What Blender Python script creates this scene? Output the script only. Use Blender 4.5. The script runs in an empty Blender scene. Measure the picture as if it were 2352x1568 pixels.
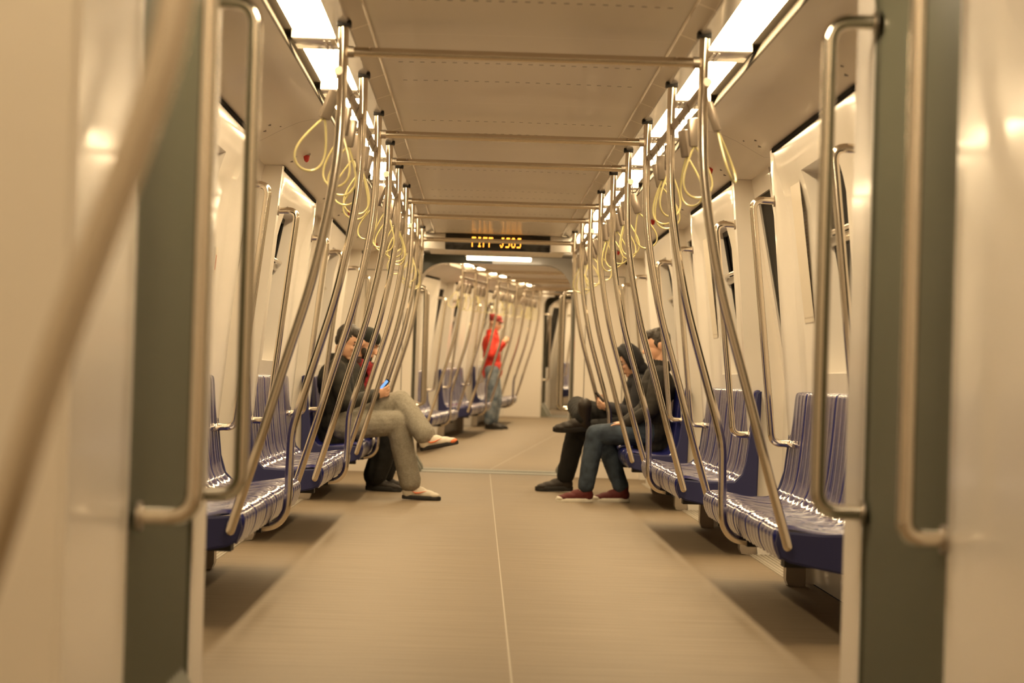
import bpy, bmesh, math, random
from mathutils import Vector, Matrix, Quaternion, Euler
random.seed(7)
C = bpy.context.scene.collection
sc = bpy.context.scene
PI = math.pi

# ------------------------------------------------------------------ camera, world, exposure
F_PX = 5273.0                       # focal length in pixels of a 2352 px wide frame
CAM = Vector((-0.1215, 0.0, 0.9216))
cam_d = bpy.data.cameras.new('camera'); cam = bpy.data.objects.new('camera', cam_d); C.objects.link(cam)
cam_d.sensor_width = 36.0; cam_d.lens = 36.0 * F_PX / 2352.0
cam_d.clip_start = 0.05; cam_d.clip_end = 200
ey = Vector((-74, -81, -F_PX)).normalized()
ex = Vector((1, -0.03, 0)); ex = (ex - ey * ex.dot(ey)).normalized()
ez = ex.cross(ey)
R3 = Matrix((ex, ey, ez))          # rows: world axes seen in camera space -> camera-to-world rotation
cam.matrix_world = Matrix.Translation(CAM) @ R3.to_4x4()
cam_d.dof.use_dof = True; cam_d.dof.focus_distance = 12.0; cam_d.dof.aperture_fstop = 3.6
sc.camera = cam
w = bpy.data.worlds.new('world'); sc.world = w; w.use_nodes = True
w.node_tree.nodes['Background'].inputs[0].default_value = (.012, .010, .008, 1)
w.node_tree.nodes['Background'].inputs[1].default_value = 0.3
sc.view_settings.view_transform = 'Standard'; sc.view_settings.look = 'None'
sc.view_settings.gamma = 1; sc.view_settings.use_curve_mapping = False
sc.view_settings.exposure = 0.0
LIGHT_COL = (1.0, .745, .43)
LIGHT_STR = 36.0
sc.cycles.use_denoising = True
sc.cycles.max_bounces = 10; sc.cycles.diffuse_bounces = 8; sc.cycles.glossy_bounces = 4
sc.cycles.sample_clamp_indirect = 30.0
sc.cycles.caustics_reflective = False; sc.cycles.caustics_refractive = False

# ------------------------------------------------------------------ materials
def principled(name, col, rough=.5, metal=0., coat=0., spec=.5, **kw):
    m = bpy.data.materials.new(name); m.use_nodes = True
    b = m.node_tree.nodes['Principled BSDF']
    b.inputs['Base Color'].default_value = (*col, 1); b.inputs['Roughness'].default_value = rough
    b.inputs['Metallic'].default_value = metal; b.inputs['Coat Weight'].default_value = coat
    b.inputs['Coat Roughness'].default_value = .08
    b.inputs['Specular IOR Level'].default_value = spec
    for k, v in kw.items(): b.inputs[k].default_value = v
    return m
def nodes(m): return m.node_tree.nodes, m.node_tree.links, m.node_tree.nodes['Principled BSDF']
def noise_tint(m, c1, c2, scale=(1, 1, 1), nscale=8., detail=4., bump=0., lo=.35, hi=.65):
    n, l, b = nodes(m)
    tc = n.new('ShaderNodeTexCoord'); mp = n.new('ShaderNodeMapping'); mp.inputs['Scale'].default_value = scale
    ns = n.new('ShaderNodeTexNoise'); ns.inputs['Scale'].default_value = nscale; ns.inputs['Detail'].default_value = detail
    cr = n.new('ShaderNodeValToRGB'); cr.color_ramp.elements[0].color = (*c1, 1); cr.color_ramp.elements[1].color = (*c2, 1)
    cr.color_ramp.elements[0].position = lo; cr.color_ramp.elements[1].position = hi
    l.new(tc.outputs['Object'], mp.inputs[0]); l.new(mp.outputs[0], ns.inputs['Vector']); l.new(ns.outputs[0], cr.inputs[0])
    l.new(cr.outputs[0], b.inputs['Base Color'])
    if bump:
        bp = n.new('ShaderNodeBump'); bp.inputs['Strength'].default_value = bump; bp.inputs['Distance'].default_value = .004
        l.new(ns.outputs[0], bp.inputs['Height']); l.new(bp.outputs[0], b.inputs['Normal'])
    return cr
def mnode(n, l, op, a, b=None, c=None):
    x = n.new('ShaderNodeMath'); x.operation = op
    for i, v in enumerate((a, b, c)):
        if v is None: continue
        if isinstance(v, (int, float)): x.inputs[i].default_value = v
        else: l.new(v, x.inputs[i])
    return x.outputs[0]
def mixcol(n, l, fac, a, b):
    x = n.new('ShaderNodeMix'); x.data_type = 'RGBA'
    l.new(fac, x.inputs[0])
    for i, v in ((6, a), (7, b)):
        if isinstance(v, tuple): x.inputs[i].default_value = (*v, 1)
        else: l.new(v, x.inputs[i])
    return x.outputs[2]

M = {}
M['wall'] = principled('cream_gelcoat', (.76, .70, .60), .30, coat=.35)
noise_tint(M['wall'], (.76, .725, .665), (.80, .76, .705), nscale=3)
M['liner'] = principled('cream_liner', (.82, .77, .70), .22, coat=.3)
M['header'] = principled('cream_moulding', (.76, .71, .63), .18, coat=.6)
# ceiling with perforation rows and panel joints
def ceiling_mat():
    m = principled('ceiling_paint', (.50, .45, .38), .42, coat=.12)
    n, l, b = nodes(m)
    tc = n.new('ShaderNodeTexCoord'); sp = n.new('ShaderNodeSeparateXYZ'); l.new(tc.outputs['Object'], sp.inputs[0])
    x, y = sp.outputs[0], sp.outputs[1]
    def row(off, per, half):
        f = mnode(n, l, 'PINGPONG', mnode(n, l, 'SUBTRACT', y, off), per / 2)
        return mnode(n, l, 'LESS_THAN', f, half)
    holes = mnode(n, l, 'MAXIMUM', row(9.10, 2.075, .009), row(9.66, 2.075, .009))
    dots = mnode(n, l, 'LESS_THAN', mnode(n, l, 'PINGPONG', x, .0215), .0088)
    hole = mnode(n, l, 'MULTIPLY', holes, dots)
    inner = mnode(n, l, 'LESS_THAN', mnode(n, l, 'ABSOLUTE', x), .50)
    hole = mnode(n, l, 'MULTIPLY', hole, inner)
    joint = mnode(n, l, 'MULTIPLY', row(8.35, 2.075, .005), .8)
    outer_j = mnode(n, l, 'MULTIPLY', row(7.0, 4.14, .003), mnode(n, l, 'GREATER_THAN', mnode(n, l, 'ABSOLUTE', x), .9))
    ns = n.new('ShaderNodeTexNoise'); ns.inputs['Scale'].default_value = 1.2; l.new(tc.outputs['Object'], ns.inputs['Vector'])
    cr = n.new('ShaderNodeValToRGB'); cr.color_ramp.elements[0].color = (.80, .74, .64, 1); cr.color_ramp.elements[1].color = (.88, .82, .72, 1)
    l.new(ns.outputs[0], cr.inputs[0])
    jc = mnode(n, l, 'MULTIPLY', joint, mnode(n, l, 'LESS_THAN', mnode(n, l, 'ABSOLUTE', x), .545))
    col = mixcol(n, l, jc, cr.outputs[0], (.95, .90, .80))
    col = mixcol(n, l, hole, col, (.05, .035, .02))
    col = mixcol(n, l, outer_j, col, (.16, .12, .08))
    l.new(col, b.inputs['Base Color'])
    return m
M['ceiling'] = ceiling_mat()
def floor_mat():
    m = principled('speckled_vinyl_floor', (.4, .33, .25), .55, spec=.35)
    n, l, b = nodes(m)
    tc = n.new('ShaderNodeTexCoord')
    mp = n.new('ShaderNodeMapping'); mp.inputs['Scale'].default_value = (.5, 7, 1); l.new(tc.outputs['Object'], mp.inputs[0])
    n1 = n.new('ShaderNodeTexNoise'); n1.inputs['Scale'].default_value = 4; n1.inputs['Detail'].default_value = 6; l.new(mp.outputs[0], n1.inputs['Vector'])
    c1 = n.new('ShaderNodeValToRGB'); c1.color_ramp.elements[0].color = (.220, .167, .107, 1); c1.color_ramp.elements[1].color = (.268, .208, .138, 1)
    c1.color_ramp.elements[0].position = .35; c1.color_ramp.elements[1].position = .65
    l.new(n1.outputs[0], c1.inputs[0])
    n2 = n.new('ShaderNodeTexNoise'); n2.inputs['Scale'].default_value = 260; n2.inputs['Detail'].default_value = 1; l.new(tc.outputs['Object'], n2.inputs['Vector'])
    c2 = n.new('ShaderNodeValToRGB'); c2.color_ramp.elements[0].position = .42; c2.color_ramp.elements[1].position = .6
    l.new(n2.outputs[0], c2.inputs[0])
    mul = n.new('ShaderNodeMix'); mul.data_type = 'RGBA'; mul.blend_type = 'MULTIPLY'; mul.inputs[0].default_value = .18
    l.new(c1.outputs[0], mul.inputs[6]); l.new(c2.outputs[0], mul.inputs[7])
    sp = n.new('ShaderNodeSeparateXYZ'); l.new(tc.outputs['Object'], sp.inputs[0])
    seam = mnode(n, l, 'LESS_THAN', mnode(n, l, 'ABSOLUTE', mnode(n, l, 'ADD', sp.outputs[0], -.003)), .0028)
    col = mixcol(n, l, mnode(n, l, 'MULTIPLY', seam, .5), mul.outputs[2], (.68, .62, .52))
    l.new(col, b.inputs['Base Color'])
    return m
M['floor'] = floor_mat()
M['steel'] = principled('brushed_steel', (.73, .66, .56), .15, metal=1)
M['steel_dark'] = principled('dull_steel', (.42, .37, .31), .4, metal=1)
M['channel'] = principled('ribbed_aluminium', (.50, .45, .39), .32, metal=.9)
def channel_lines(m):
    n, l, b = nodes(m)
    tc = n.new('ShaderNodeTexCoord'); sp = n.new('ShaderNodeSeparateXYZ'); l.new(tc.outputs['Object'], sp.inputs[0])
    f = mnode(n, l, 'LESS_THAN', mnode(n, l, 'PINGPONG', sp.outputs[1], .345), .006)
    l.new(mixcol(n, l, f, (.50, .45, .39), (.9, .84, .74)), b.inputs['Base Color'])
channel_lines(M['channel'])
M['grille'] = principled('grille_grey', (.16, .14, .115), .45, metal=.4)
M['fin'] = principled('perforated_dark_fin', (.10, .085, .065), .9, spec=.1)
M['black'] = principled('black_rubber', (.012, .011, .01), .6)
M['slot'] = principled('dark_slot', (.006, .005, .004), .9, spec=.1)
M['seat'] = principled('blue_seat_plastic', (.015, .018, .125), .15, coat=.4)
M['seat_side'] = principled('blue_seat_side', (.012, .015, .085), .5)
M['gangway'] = principled('grey_green_rubber', (.11, .11, .075), .38, coat=.1)
M['gangway_l'] = principled('grey_green_plate', (.20, .205, .165), .45)
M['sill'] = principled('sill_plate', (.50, .46, .39), .4, metal=.6)
M['loop'] = principled('yellowed_loop', (.62, .55, .25), .3, coat=.4, **{'Subsurface Weight': .0, 'Transmission Weight': .15})
M['case'] = principled('strap_case_grey', (.30, .25, .20), .28, metal=.6)
M['red'] = principled('red_plastic', (.55, .02, .01), .25, coat=.5)
M['label_green'] = principled('green_label', (.09, .12, .07), .5)
M['sticker'] = principled('sticker_paper', (.68, .62, .52), .4)
M['ink'] = principled('sticker_ink', (.52, .46, .37), .5)
M['ink_red'] = principled('sticker_red', (.45, .13, .07), .5)
M['sign_black'] = principled('display_black', (.010, .007, .005), .15, coat=.3)
M['board'] = principled('dark_carpet_brown', (.20, .165, .12), .7)
M['tunnel'] = principled('tunnel_dark', (.02, .018, .015), .9)
def emit(name, col, s):
    m = bpy.data.materials.new(name); m.use_nodes = True; n = m.node_tree.nodes; n.remove(n['Principled BSDF'])
    e = n.new('ShaderNodeEmission'); e.inputs[0].default_value = (*col, 1); e.inputs[1].default_value = s
    m.node_tree.links.new(e.outputs[0], n['Material Output'].inputs[0]); return m
M['lamp'] = emit('lamp_diffuser', LIGHT_COL, LIGHT_STR)
M['lamp_near'] = emit('lamp_diffuser_dim', LIGHT_COL, LIGHT_STR * .36)
M['tube'] = emit('tube_light', (1, .78, .50), 22)
M['tube_near'] = emit('tube_light_bright', (1, .78, .50), 140)
M['led'] = emit('led_amber', (1, .33, .03), 6)
M['screen'] = emit('phone_screen', (.25, .5, 1), 1.2)
def glass_mat():
    m = bpy.data.materials.new('window_glass'); m.use_nodes = True; n = m.node_tree.nodes; l = m.node_tree.links
    n.remove(n['Principled BSDF'])
    t = n.new('ShaderNodeBsdfTransparent'); t.inputs[0].default_value = (.25, .24, .22, 1)
    g = n.new('ShaderNodeBsdfGlossy'); g.inputs['Roughness'].default_value = .04; g.inputs[0].default_value = (.8, .8, .8, 1)
    fr = n.new('ShaderNodeFresnel'); fr.inputs[0].default_value = 1.35
    mx = n.new('ShaderNodeMixShader'); fm = mnode(n, l, 'MULTIPLY', fr.outputs[0], .10)
    l.new(fm, mx.inputs[0]); l.new(t.outputs[0], mx.inputs[1]); l.new(g.outputs[0], mx.inputs[2])
    l.new(mx.outputs[0], n['Material Output'].inputs[0]); return m
M['glass'] = glass_mat()
# people
M['skin'] = principled('skin', (.62, .36, .23), .5); M['skin'].node_tree.nodes['Principled BSDF'].inputs['Subsurface Weight'].default_value = .05
M['hair'] = principled('black_hair', (.022, .015, .010), .6)
noise_tint(M['hair'], (.012, .009, .006), (.04, .028, .018), nscale=90, bump=.6)
M['eye'] = principled('eye', (.03, .02, .015), .2)
M['lip'] = principled('lips', (.40, .17, .12), .5)
M['jacket_olive'] = principled('dark_olive_cloth', (.03, .027, .015), .75); noise_tint(M['jacket_olive'], (.006, .0055, .0035), (.022, .019, .011), nscale=14, bump=.5)
M['jacket_brown'] = principled('dark_brown_cloth', (.03, .023, .015), .8); noise_tint(M['jacket_brown'], (.006, .005, .0035), (.020, .015, .010), nscale=12, bump=.5)
M['hood'] = principled('black_navy_cloth', (.02, .02, .024), .85); noise_tint(M['hood'], (.004, .004, .006), (.012, .011, .014), nscale=12, bump=.5)
M['grey_cloth'] = principled('heather_grey_cloth', (.36, .33, .27), .9); noise_tint(M['grey_cloth'], (.235, .212, .168), (.30, .275, .222), nscale=90, bump=.3)
M['black_cloth'] = principled('black_trousers', (.014, .013, .011), .85); noise_tint(M['black_cloth'], (.003, .003, .0025), (.009, .0075, .0055), nscale=10, bump=.5)
M['denim'] = principled('dark_denim', (.06, .085, .12), .85); noise_tint(M['denim'], (.018, .028, .045), (.07, .10, .14), nscale=7, bump=.4, lo=.4, hi=.75)
M['denim_pale'] = principled('faded_denim', (.14, .18, .22), .85); noise_tint(M['denim_pale'], (.07, .10, .14), (.26, .30, .34), nscale=9, bump=.4)
M['red_cloth'] = principled('bright_red_nylon', (.75, .035, .015), .5); noise_tint(M['red_cloth'], (.55, .02, .01), (.85, .05, .02), nscale=12, bump=.5)
M['scarf'] = principled('red_scarf_wool', (.25, .02, .02), .9); noise_tint(M['scarf'], (.03, .012, .008), (.28, .014, .02), nscale=13, bump=.4, lo=.42, hi=.52)
M['cap'] = principled('dark_red_cap', (.22, .015, .012), .7)
M['beanie'] = principled('black_beanie', (.012, .014, .010), .9)
M['shoe_white'] = principled('off_white_leather', (.72, .66, .55), .5)
M['shoe_orange'] = principled('orange_trim', (.85, .22, .08), .5)
M['shoe_dark'] = principled('black_boot_leather', (.022, .015, .010), .55)
M['canvas_red'] = principled('maroon_canvas', (.10, .010, .009), .7)
M['sole_white'] = principled('white_rubber', (.72, .68, .58), .5)
M['sole_black'] = principled('black_sole', (.015, .013, .011), .6)

# ------------------------------------------------------------------ mesh collector
class MB:
    def __init__(s): s.v = []; s.f = []
    def box(s, lo, hi, bev=0):
        (x0, y0, z0), (x1, y1, z1) = lo, hi
        if x0 > x1: x0, x1 = x1, x0
        if y0 > y1: y0, y1 = y1, y0
        if z0 > z1: z0, z1 = z1, z0
        if bev:
            bm = bmesh.new(); bmesh.ops.create_cube(bm, size=1)
            for v in bm.verts: v.co = Vector(((x0 + x1) / 2 + v.co.x * (x1 - x0), (y0 + y1) / 2 + v.co.y * (y1 - y0), (z0 + z1) / 2 + v.co.z * (z1 - z0)))
            bmesh.ops.bevel(bm, geom=bm.edges[:], offset=bev, segments=2, affect='EDGES', profile=.5)
            s.bm(bm); bm.free(); return s
        b = len(s.v)
        s.v += [(x0, y0, z0), (x1, y0, z0), (x1, y1, z0), (x0, y1, z0), (x0, y0, z1), (x1, y0, z1), (x1, y1, z1), (x0, y1, z1)]
        for q in ((0, 3, 2, 1), (4, 5, 6, 7), (0, 1, 5, 4), (1, 2, 6, 5), (2, 3, 7, 6), (3, 0, 4, 7)): s.f.append([b + i for i in q])
        return s
    def bm(s, bm):
        b = len(s.v); bm.verts.index_update()
        s.v += [tuple(v.co) for v in bm.verts]
        for f in bm.faces: s.f.append([b + v.index for v in f.verts])
    def rings(s, rings, cap=True, closed=True):
        b = len(s.v); n = len(rings[0])
        for r in rings: s.v += [tuple(p) for p in r]
        for i in range(len(rings) - 1):
            for j in range(n if closed else n - 1):
                k = (j + 1) % n
                s.f.append([b + i * n + j, b + i * n + k, b + (i + 1) * n + k, b + (i + 1) * n + j])
        if cap:
            s.f.append([b + j for j in reversed(range(n))]); s.f.append([b + (len(rings) - 1) * n + j for j in range(n)])
        return s
    def tube(s, pts, r, seg=14, radii=None):
        pts = [Vector(p) for p in pts]
        T = [(pts[min(i + 1, len(pts) - 1)] - pts[max(i - 1, 0)]).normalized() for i in range(len(pts))]
        up = Vector((0, 0, 1)) if abs(T[0].z) < .9 else Vector((1, 0, 0))
        N = T[0].cross(up).normalized(); out = []
        for i, p in enumerate(pts):
            N = (N - T[i] * N.dot(T[i])).normalized(); B = T[i].cross(N)
            rr = radii[i] if radii else r
            out.append([p + N * (rr * math.cos(2 * PI * j / seg)) + B * (rr * math.sin(2 * PI * j / seg)) for j in range(seg)])
        return s.rings(out)
    def ell(s, c, r, rot=None, seg=18, rng=12):
        c = Vector(c); bm = bmesh.new(); bmesh.ops.create_uvsphere(bm, u_segments=seg, v_segments=rng, radius=1)
        for v in bm.verts:
            q = Vector((v.co.x * r[0], v.co.y * r[1], v.co.z * r[2]))
            v.co = c + (rot @ q if rot else q)
        s.bm(bm); bm.free(); return s
    def prism(s, poly, y0, y1):            # polygon in XZ, extruded along Y
        b = len(s.v); n = len(poly)
        s.v += [(x, y0, z) for x, z in poly] + [(x, y1, z) for x, z in poly]
        s.f.append([b + i for i in range(n)]); s.f.append([b + n + i for i in reversed(range(n))])
        for i in range(n):
            k = (i + 1) % n; s.f.append([b + i, b + n + i, b + n + k, b + k])
        return s
    def grid(s, P):                          # P[i][j] points
        b = len(s.v); n = len(P[0])
        for r in P: s.v += [tuple(p) for p in r]
        for i in range(len(P) - 1):
            for j in range(n - 1): s.f.append([b + i * n + j, b + i * n + j + 1, b + (i + 1) * n + j + 1, b + (i + 1) * n + j])
        return s
    def mirrored(s, side):
        if side > 0: return s
        s.v = [(-x, y, z) for x, y, z in s.v]; s.f = [list(reversed(f)) for f in s.f]; return s
    def mesh(s, name, mat, smooth=True, auto=35):
        me = bpy.data.meshes.new(name); me.from_pydata([tuple(v) for v in s.v], [], s.f)
        bm = bmesh.new(); bm.from_mesh(me)
        bmesh.ops.remove_doubles(bm, verts=bm.verts, dist=1e-5)
        bmesh.ops.recalc_face_normals(bm, faces=bm.faces); bm.to_mesh(me); bm.free()
        me.materials.append(mat)
        if smooth:
            for p in me.polygons: p.use_smooth = True
            try: me.set_sharp_from_angle(angle=math.radians(auto))
            except Exception: pass
        return me
def fillet(pts, r, n=7):
    pts = [Vector(p) for p in pts]; out = [pts[0]]
    for i in range(1, len(pts) - 1):
        a, b, c = pts[i - 1], pts[i], pts[i + 1]
        u = (a - b); v = (c - b); rr = min(r, u.length * .49, v.length * .49)
        p0 = b + u.normalized() * rr; p1 = b + v.normalized() * rr
        for k in range(n + 1):
            t = k / n; out.append(p0 * (1 - t) ** 2 + b * 2 * t * (1 - t) + p1 * t * t)
    out.append(pts[-1]); return out
def catmull(pts, n=5):
    pts = [Vector(p) for p in pts]; P = [pts[0] * 2 - pts[1]] + pts + [pts[-1] * 2 - pts[-2]]; out = []
    for i in range(1, len(P) - 2):
        for k in range(n):
            t = k / n; a, b, c, d = P[i - 1], P[i], P[i + 1], P[i + 2]
            out.append(.5 * ((2 * b) + (c - a) * t + (2 * a - 5 * b + 4 * c - d) * t * t + (3 * b - a - 3 * c + d) * t ** 3))
    out.append(pts[-1]); return out

# ------------------------------------------------------------------ objects, labels
def tag(o, label, cat, group=None, kind=None):
    o['label'] = label; o['category'] = cat
    if group: o['group'] = group
    if kind: o['kind'] = kind
    return o
def link(name, me, mat4=None, parent=None):
    o = bpy.data.objects.new(name, me); C.objects.link(o)
    if parent is not None: o.parent = parent
    elif mat4 is not None: o.matrix_world = mat4
    return o
def struct(name, mb, mat, car, label=None, smooth=True):
    o = link(name, mb.mesh(name, mat, smooth), car)
    o['kind'] = 'structure'
    if label: o['label'] = label
    return o
PROTO = {}
def place(name, key, build, car, loc, label, cat, group=None, rot=None, single=False):
    """build() -> list of (part name, mesh, parent index or None); the first call models the thing, later ones copy it."""
    T = car @ Matrix.Translation(loc)
    if rot is not None: T = T @ rot
    if key not in PROTO:
        parts = build(); objs = []
        root = bpy.data.objects.new(name, parts[0][1] if single else None); C.objects.link(root)
        for pn, me, pi in (parts[1:] if single else parts):
            o = bpy.data.objects.new(pn, me); C.objects.link(o); o.parent = root if pi is None else objs[pi]; objs.append(o)
        PROTO[key] = root
    else:
        src = PROTO[key]; root = src.copy(); C.objects.link(root)
        def rec(a, b):
            for ch in a.children:
                c = ch.copy(); C.objects.link(c); c.parent = b; rec(ch, c)
        rec(src, root)
    root.matrix_world = T
    for k in ('group',):
        if k in root: del root[k]
    return tag(root, label, cat, group)

# ------------------------------------------------------------------ the car: section and pitch
PITCH = 4.14
POLE = [8.1 + 1.38 * i for i in range(9)]
def Xp(z): return 1.408 - .0925 * z        # door pillar face
def Xw(z):                                   # face of the wall behind the benches
    t = min(max((z - 1.66) / .37, 0), 1); t = t * t * (3 - 2 * t)
    return Xp(z) + .06 * (1 - t)
def Xs(z):                                   # plane of glass and door leaves
    return 1.525 - .192 * max(z - .95, 0)
ZT = 2.03
SIDE = {1: 'right', -1: 'left'}
ORD = ['nearest', 'second', 'third', 'fourth', 'fifth', 'sixth', 'seventh', 'eighth', 'ninth', 'tenth', 'eleventh', 'twelfth', 'thirteenth', 'fourteenth']

POLE_PTS = [(.638, 2.151), (.638, 1.95), (.645, 1.72), (.663, 1.56), (.691, 1.40), (.736, 1.20), (.821, .912), (.899, .638), (.975, .385), (.984, .355)]
BENT_PTS = [(.638, 2.151), (.638, 1.95), (.645, 1.72), (.663, 1.56), (.691, 1.40), (.736, 1.20), (.821, .912), (.872, .74), (.889, .66), (.893, .56), (.897, .40), (.910, .33), (.955, .285), (1.04, .272), (1.10, .268)]
def build_pole(pts, side, sock=True):
    def f():
        p = catmull([(x * side, 0, z) for x, z in pts], 5)
        out = [('tube', MB().tube(p, .0175, 16).mesh('tube', M['steel']), None),
               ('ceiling_socket', MB().box((side * .612, -.028, 2.142), (side * .662, .028, 2.166), .004).mesh('ceiling_socket', M['black']), None)]
        if sock:
            q = Vector((side * pts[-1][0], 0, pts[-1][1]))
            out.append(('end_cap', MB().ell(q, (.0175, .0175, .0175)).mesh('end_cap', M['steel']), None))
        return out
    return f
def build_crossbar():
    return [('bar', MB().tube([(-.622, 0, 0), (.622, 0, 0)], .0175, 16).mesh('bar', M['steel']), None),
            ('end_clamp', MB().tube([(-.6225, 0, 0), (-.600, 0, 0)], .0205, 16).mesh('end_clamp', M['steel_dark']), None),
            ('end_clamp', MB().tube([(.6225, 0, 0), (.600, 0, 0)], .0205, 16).mesh('end_clamp', M['steel_dark']), None)]
def build_longbar(side):
    def f():
        return [('strap_rail', MB().tube([(side * .652, -.02, 0), (side * .652, 2.78, 0)], .0155, 14).mesh('strap_rail', M['steel_dark']), None)]
    return f
def build_strap():
    case = MB().box((-.021, -.014, -.165), (.021, .014, -.055), .006)
    clip = MB().tube([(0, .0, .016), (.013, 0, .010), (.016, 0, -.004), (.010, 0, -.03), (0, 0, -.06), (-.010, 0, -.03), (-.016, 0, -.004), (-.013, 0, .010), (0, 0, .016)], .003, 8)
    lp = []
    for i in range(33):
        t = 2 * PI * i / 32; yv = -math.sin(t) * (.047 - .030 * math.cos(t)) ; zv = -.165 - .098 * (1 - math.cos(t))
        lp.append((yv * 1.05, 0, zv))
    loop = MB().tube(lp, .0042, 8)
    return [('case', case.mesh('case', M['case']), None), ('hook', clip.mesh('hook', M['steel_dark']), None), ('loop', loop.mesh('loop', M['loop']), None)]
def build_door_rail(side, d, link_=True):
    def f():
        zt, zb = 1.79, .65
        p = [(Xp(zt) + .005, 0, zt), (Xp(zt) - .105, 0, zt + .005), (Xp(zb) - .085, 0, zb), (Xp(zb) + .005, 0, zb)]
        p = [(x * side, 0, z) for x, y, z in p]
        out = [('tube', MB().tube(fillet(p, .085), .0175, 16).mesh('tube', M['steel']), None)]
        for z in (zt, zb):
            out.append(('wall_flange', MB().tube([(side * (Xp(z) - .006), 0, z), (side * (Xp(z) + .004), 0, z)], .027, 18).mesh('wall_flange', M['steel_dark']), None))
        if link_: out.append(('bench_link', MB().tube([(side * (Xp(zb) - .01), 0, zb), (side * (Xp(zb) - .02), d * .26, zb - .004)], .008, 10).mesh('bench_link', M['steel']), None))
        return out
    return f
def build_portal_rail(side, xt=.662, xw=.768):
    def f():
        zt, zb = 1.765, .635
        p = fillet([(side * xw, 0, zt), (side * xt, 0, zt), (side * xt, 0, zb), (side * xw, 0, zb)], min(.085, (xw - xt) * .9))
        out = [('tube', MB().tube(p, .0175, 16).mesh('tube', M['steel']), None)]
        for z in (zt, zb): out.append(('wall_flange', MB().tube([(side * (xw - .006), 0, z), (side * (xw + .002), 0, z)], .028, 18).mesh('wall_flange', M['steel_dark']), None))
        return out
    return f

# bench of six shells
SW = .4333; NB = 6
PROF = [(.975, .300), (.956, .335), (.948, .375), (.953, .402), (.975, .418), (1.02, .420), (1.09, .408), (1.17, .398), (1.24, .400), (1.285, .416), (1.312, .455), (1.327, .52), (1.338, .60), (1.348, .70), (1.356, .80), (1.362, .872), (1.370, .888), (1.388, .890), (1.394, .872)]
def seat_shell():
    pr = catmull([(x, 0, z) for x, z in PROF], 3); n = len(pr)
    T = [(pr[min(i + 1, n - 1)] - pr[max(i - 1, 0)]).normalized() for i in range(n)]
    P = []
    NY = 28
    for j in range(NY + 1):
        t = j / NY; row = []
        for i, p in enumerate(pr):
            N = Vector((-T[i].z, 0, T[i].x))      # towards the sitter
            s = i / (n - 1)
            rib = .0055 * (abs(math.sin(PI * t * 4)) ** .7)
            edge = min(t, 1 - t) * SW
            er = -.012 * (1 - min(edge / .016, 1)) ** 2
            dish = -.014 * math.sin(PI * t) * math.exp(-((s - .5) / .22) ** 2)
            row.append(p + N * (rib + er + dish) + Vector((0, (t - .5) * (SW - .004), 0)))
        P.append(row)
    mb = MB().grid(P)
    return mb
def bench_parts(side):
    out = []
    sh = seat_shell().mirrored(side).mesh('seat_shell', M['seat'], auto=60)
    idx = 0
    for k in range(NB):
        o = ('seat_shell', sh, None, (0, (k + .5) * SW, 0)); out.append(o)
    L = NB * SW
    pl = [(.958, .405), (.950, .36), (.965, .310), (1.00, .292), (1.10, .272), (1.36, .225), (1.385, .30), (1.395, .888), (1.368, .884), (1.345, .70), (1.325, .52), (1.300, .44), (1.26, .400), (1.12, .395)]
    for y0, y1 in ((-.035, 0), (L, L + .035)):
        mb = MB().prism(pl, y0, y1).mirrored(side)
        me = mb.mesh('side_panel', M['seat_side'])
        bm = bmesh.new(); bm.from_mesh(me); bmesh.ops.bevel(bm, geom=[e for e in bm.edges if abs(e.verts[0].co.y - e.verts[1].co.y) < 1e-4], offset=.007, segments=2, affect='EDGES'); bm.to_mesh(me); bm.free()
        out.append(('side_panel', me, None, (0, 0, 0)))
    out.append(('under_frame', MB().box((1.00, .10, .265), (1.34, .20, .30)).box((1.0, L / 2 - .05, .255), (1.34, L / 2 + .05, .30)).box((1.0, L - .2, .265), (1.34, L - .1, .30)).box((1.06, .02, .285), (1.12, L - .02, .32)).box((1.30, .02, .25), (1.36, L - .02, .33)).mirrored(side).mesh('under_frame', M['black']), None, (0, 0, 0)))
    for yy in (.10, L - .24):
        lg = MB()
        poly = [(1.315, .32), (1.315, .03), (1.325, .005), (1.36, .0), (1.405, .0), (1.405, .32)]
        lg.prism(poly, yy, yy + .10)
        out.append(('leg', lg.mirrored(side).mesh('leg', M['steel_dark']), None, (0, 0, 0)))
    return out
def make_bench(side, car, y0, label, group):
    key = ('bench', side)
    if key not in PROTO:
        root = bpy.data.objects.new('seat_bench', None); C.objects.link(root)
        for pn, me, _, loc in bench_parts(side):
            o = bpy.data.objects.new(pn, me); C.objects.link(o); o.parent = root; o.location = loc
        PROTO[key] = root
    else:
        src = PROTO[key]; root = src.copy(); C.objects.link(root)
        for ch in src.children:
            c = ch.copy(); C.objects.link(c); c.parent = root
    root.matrix_world = car @ Matrix.Translation((0, y0, 0))
    return tag(root, label, 'bench', group)

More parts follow.
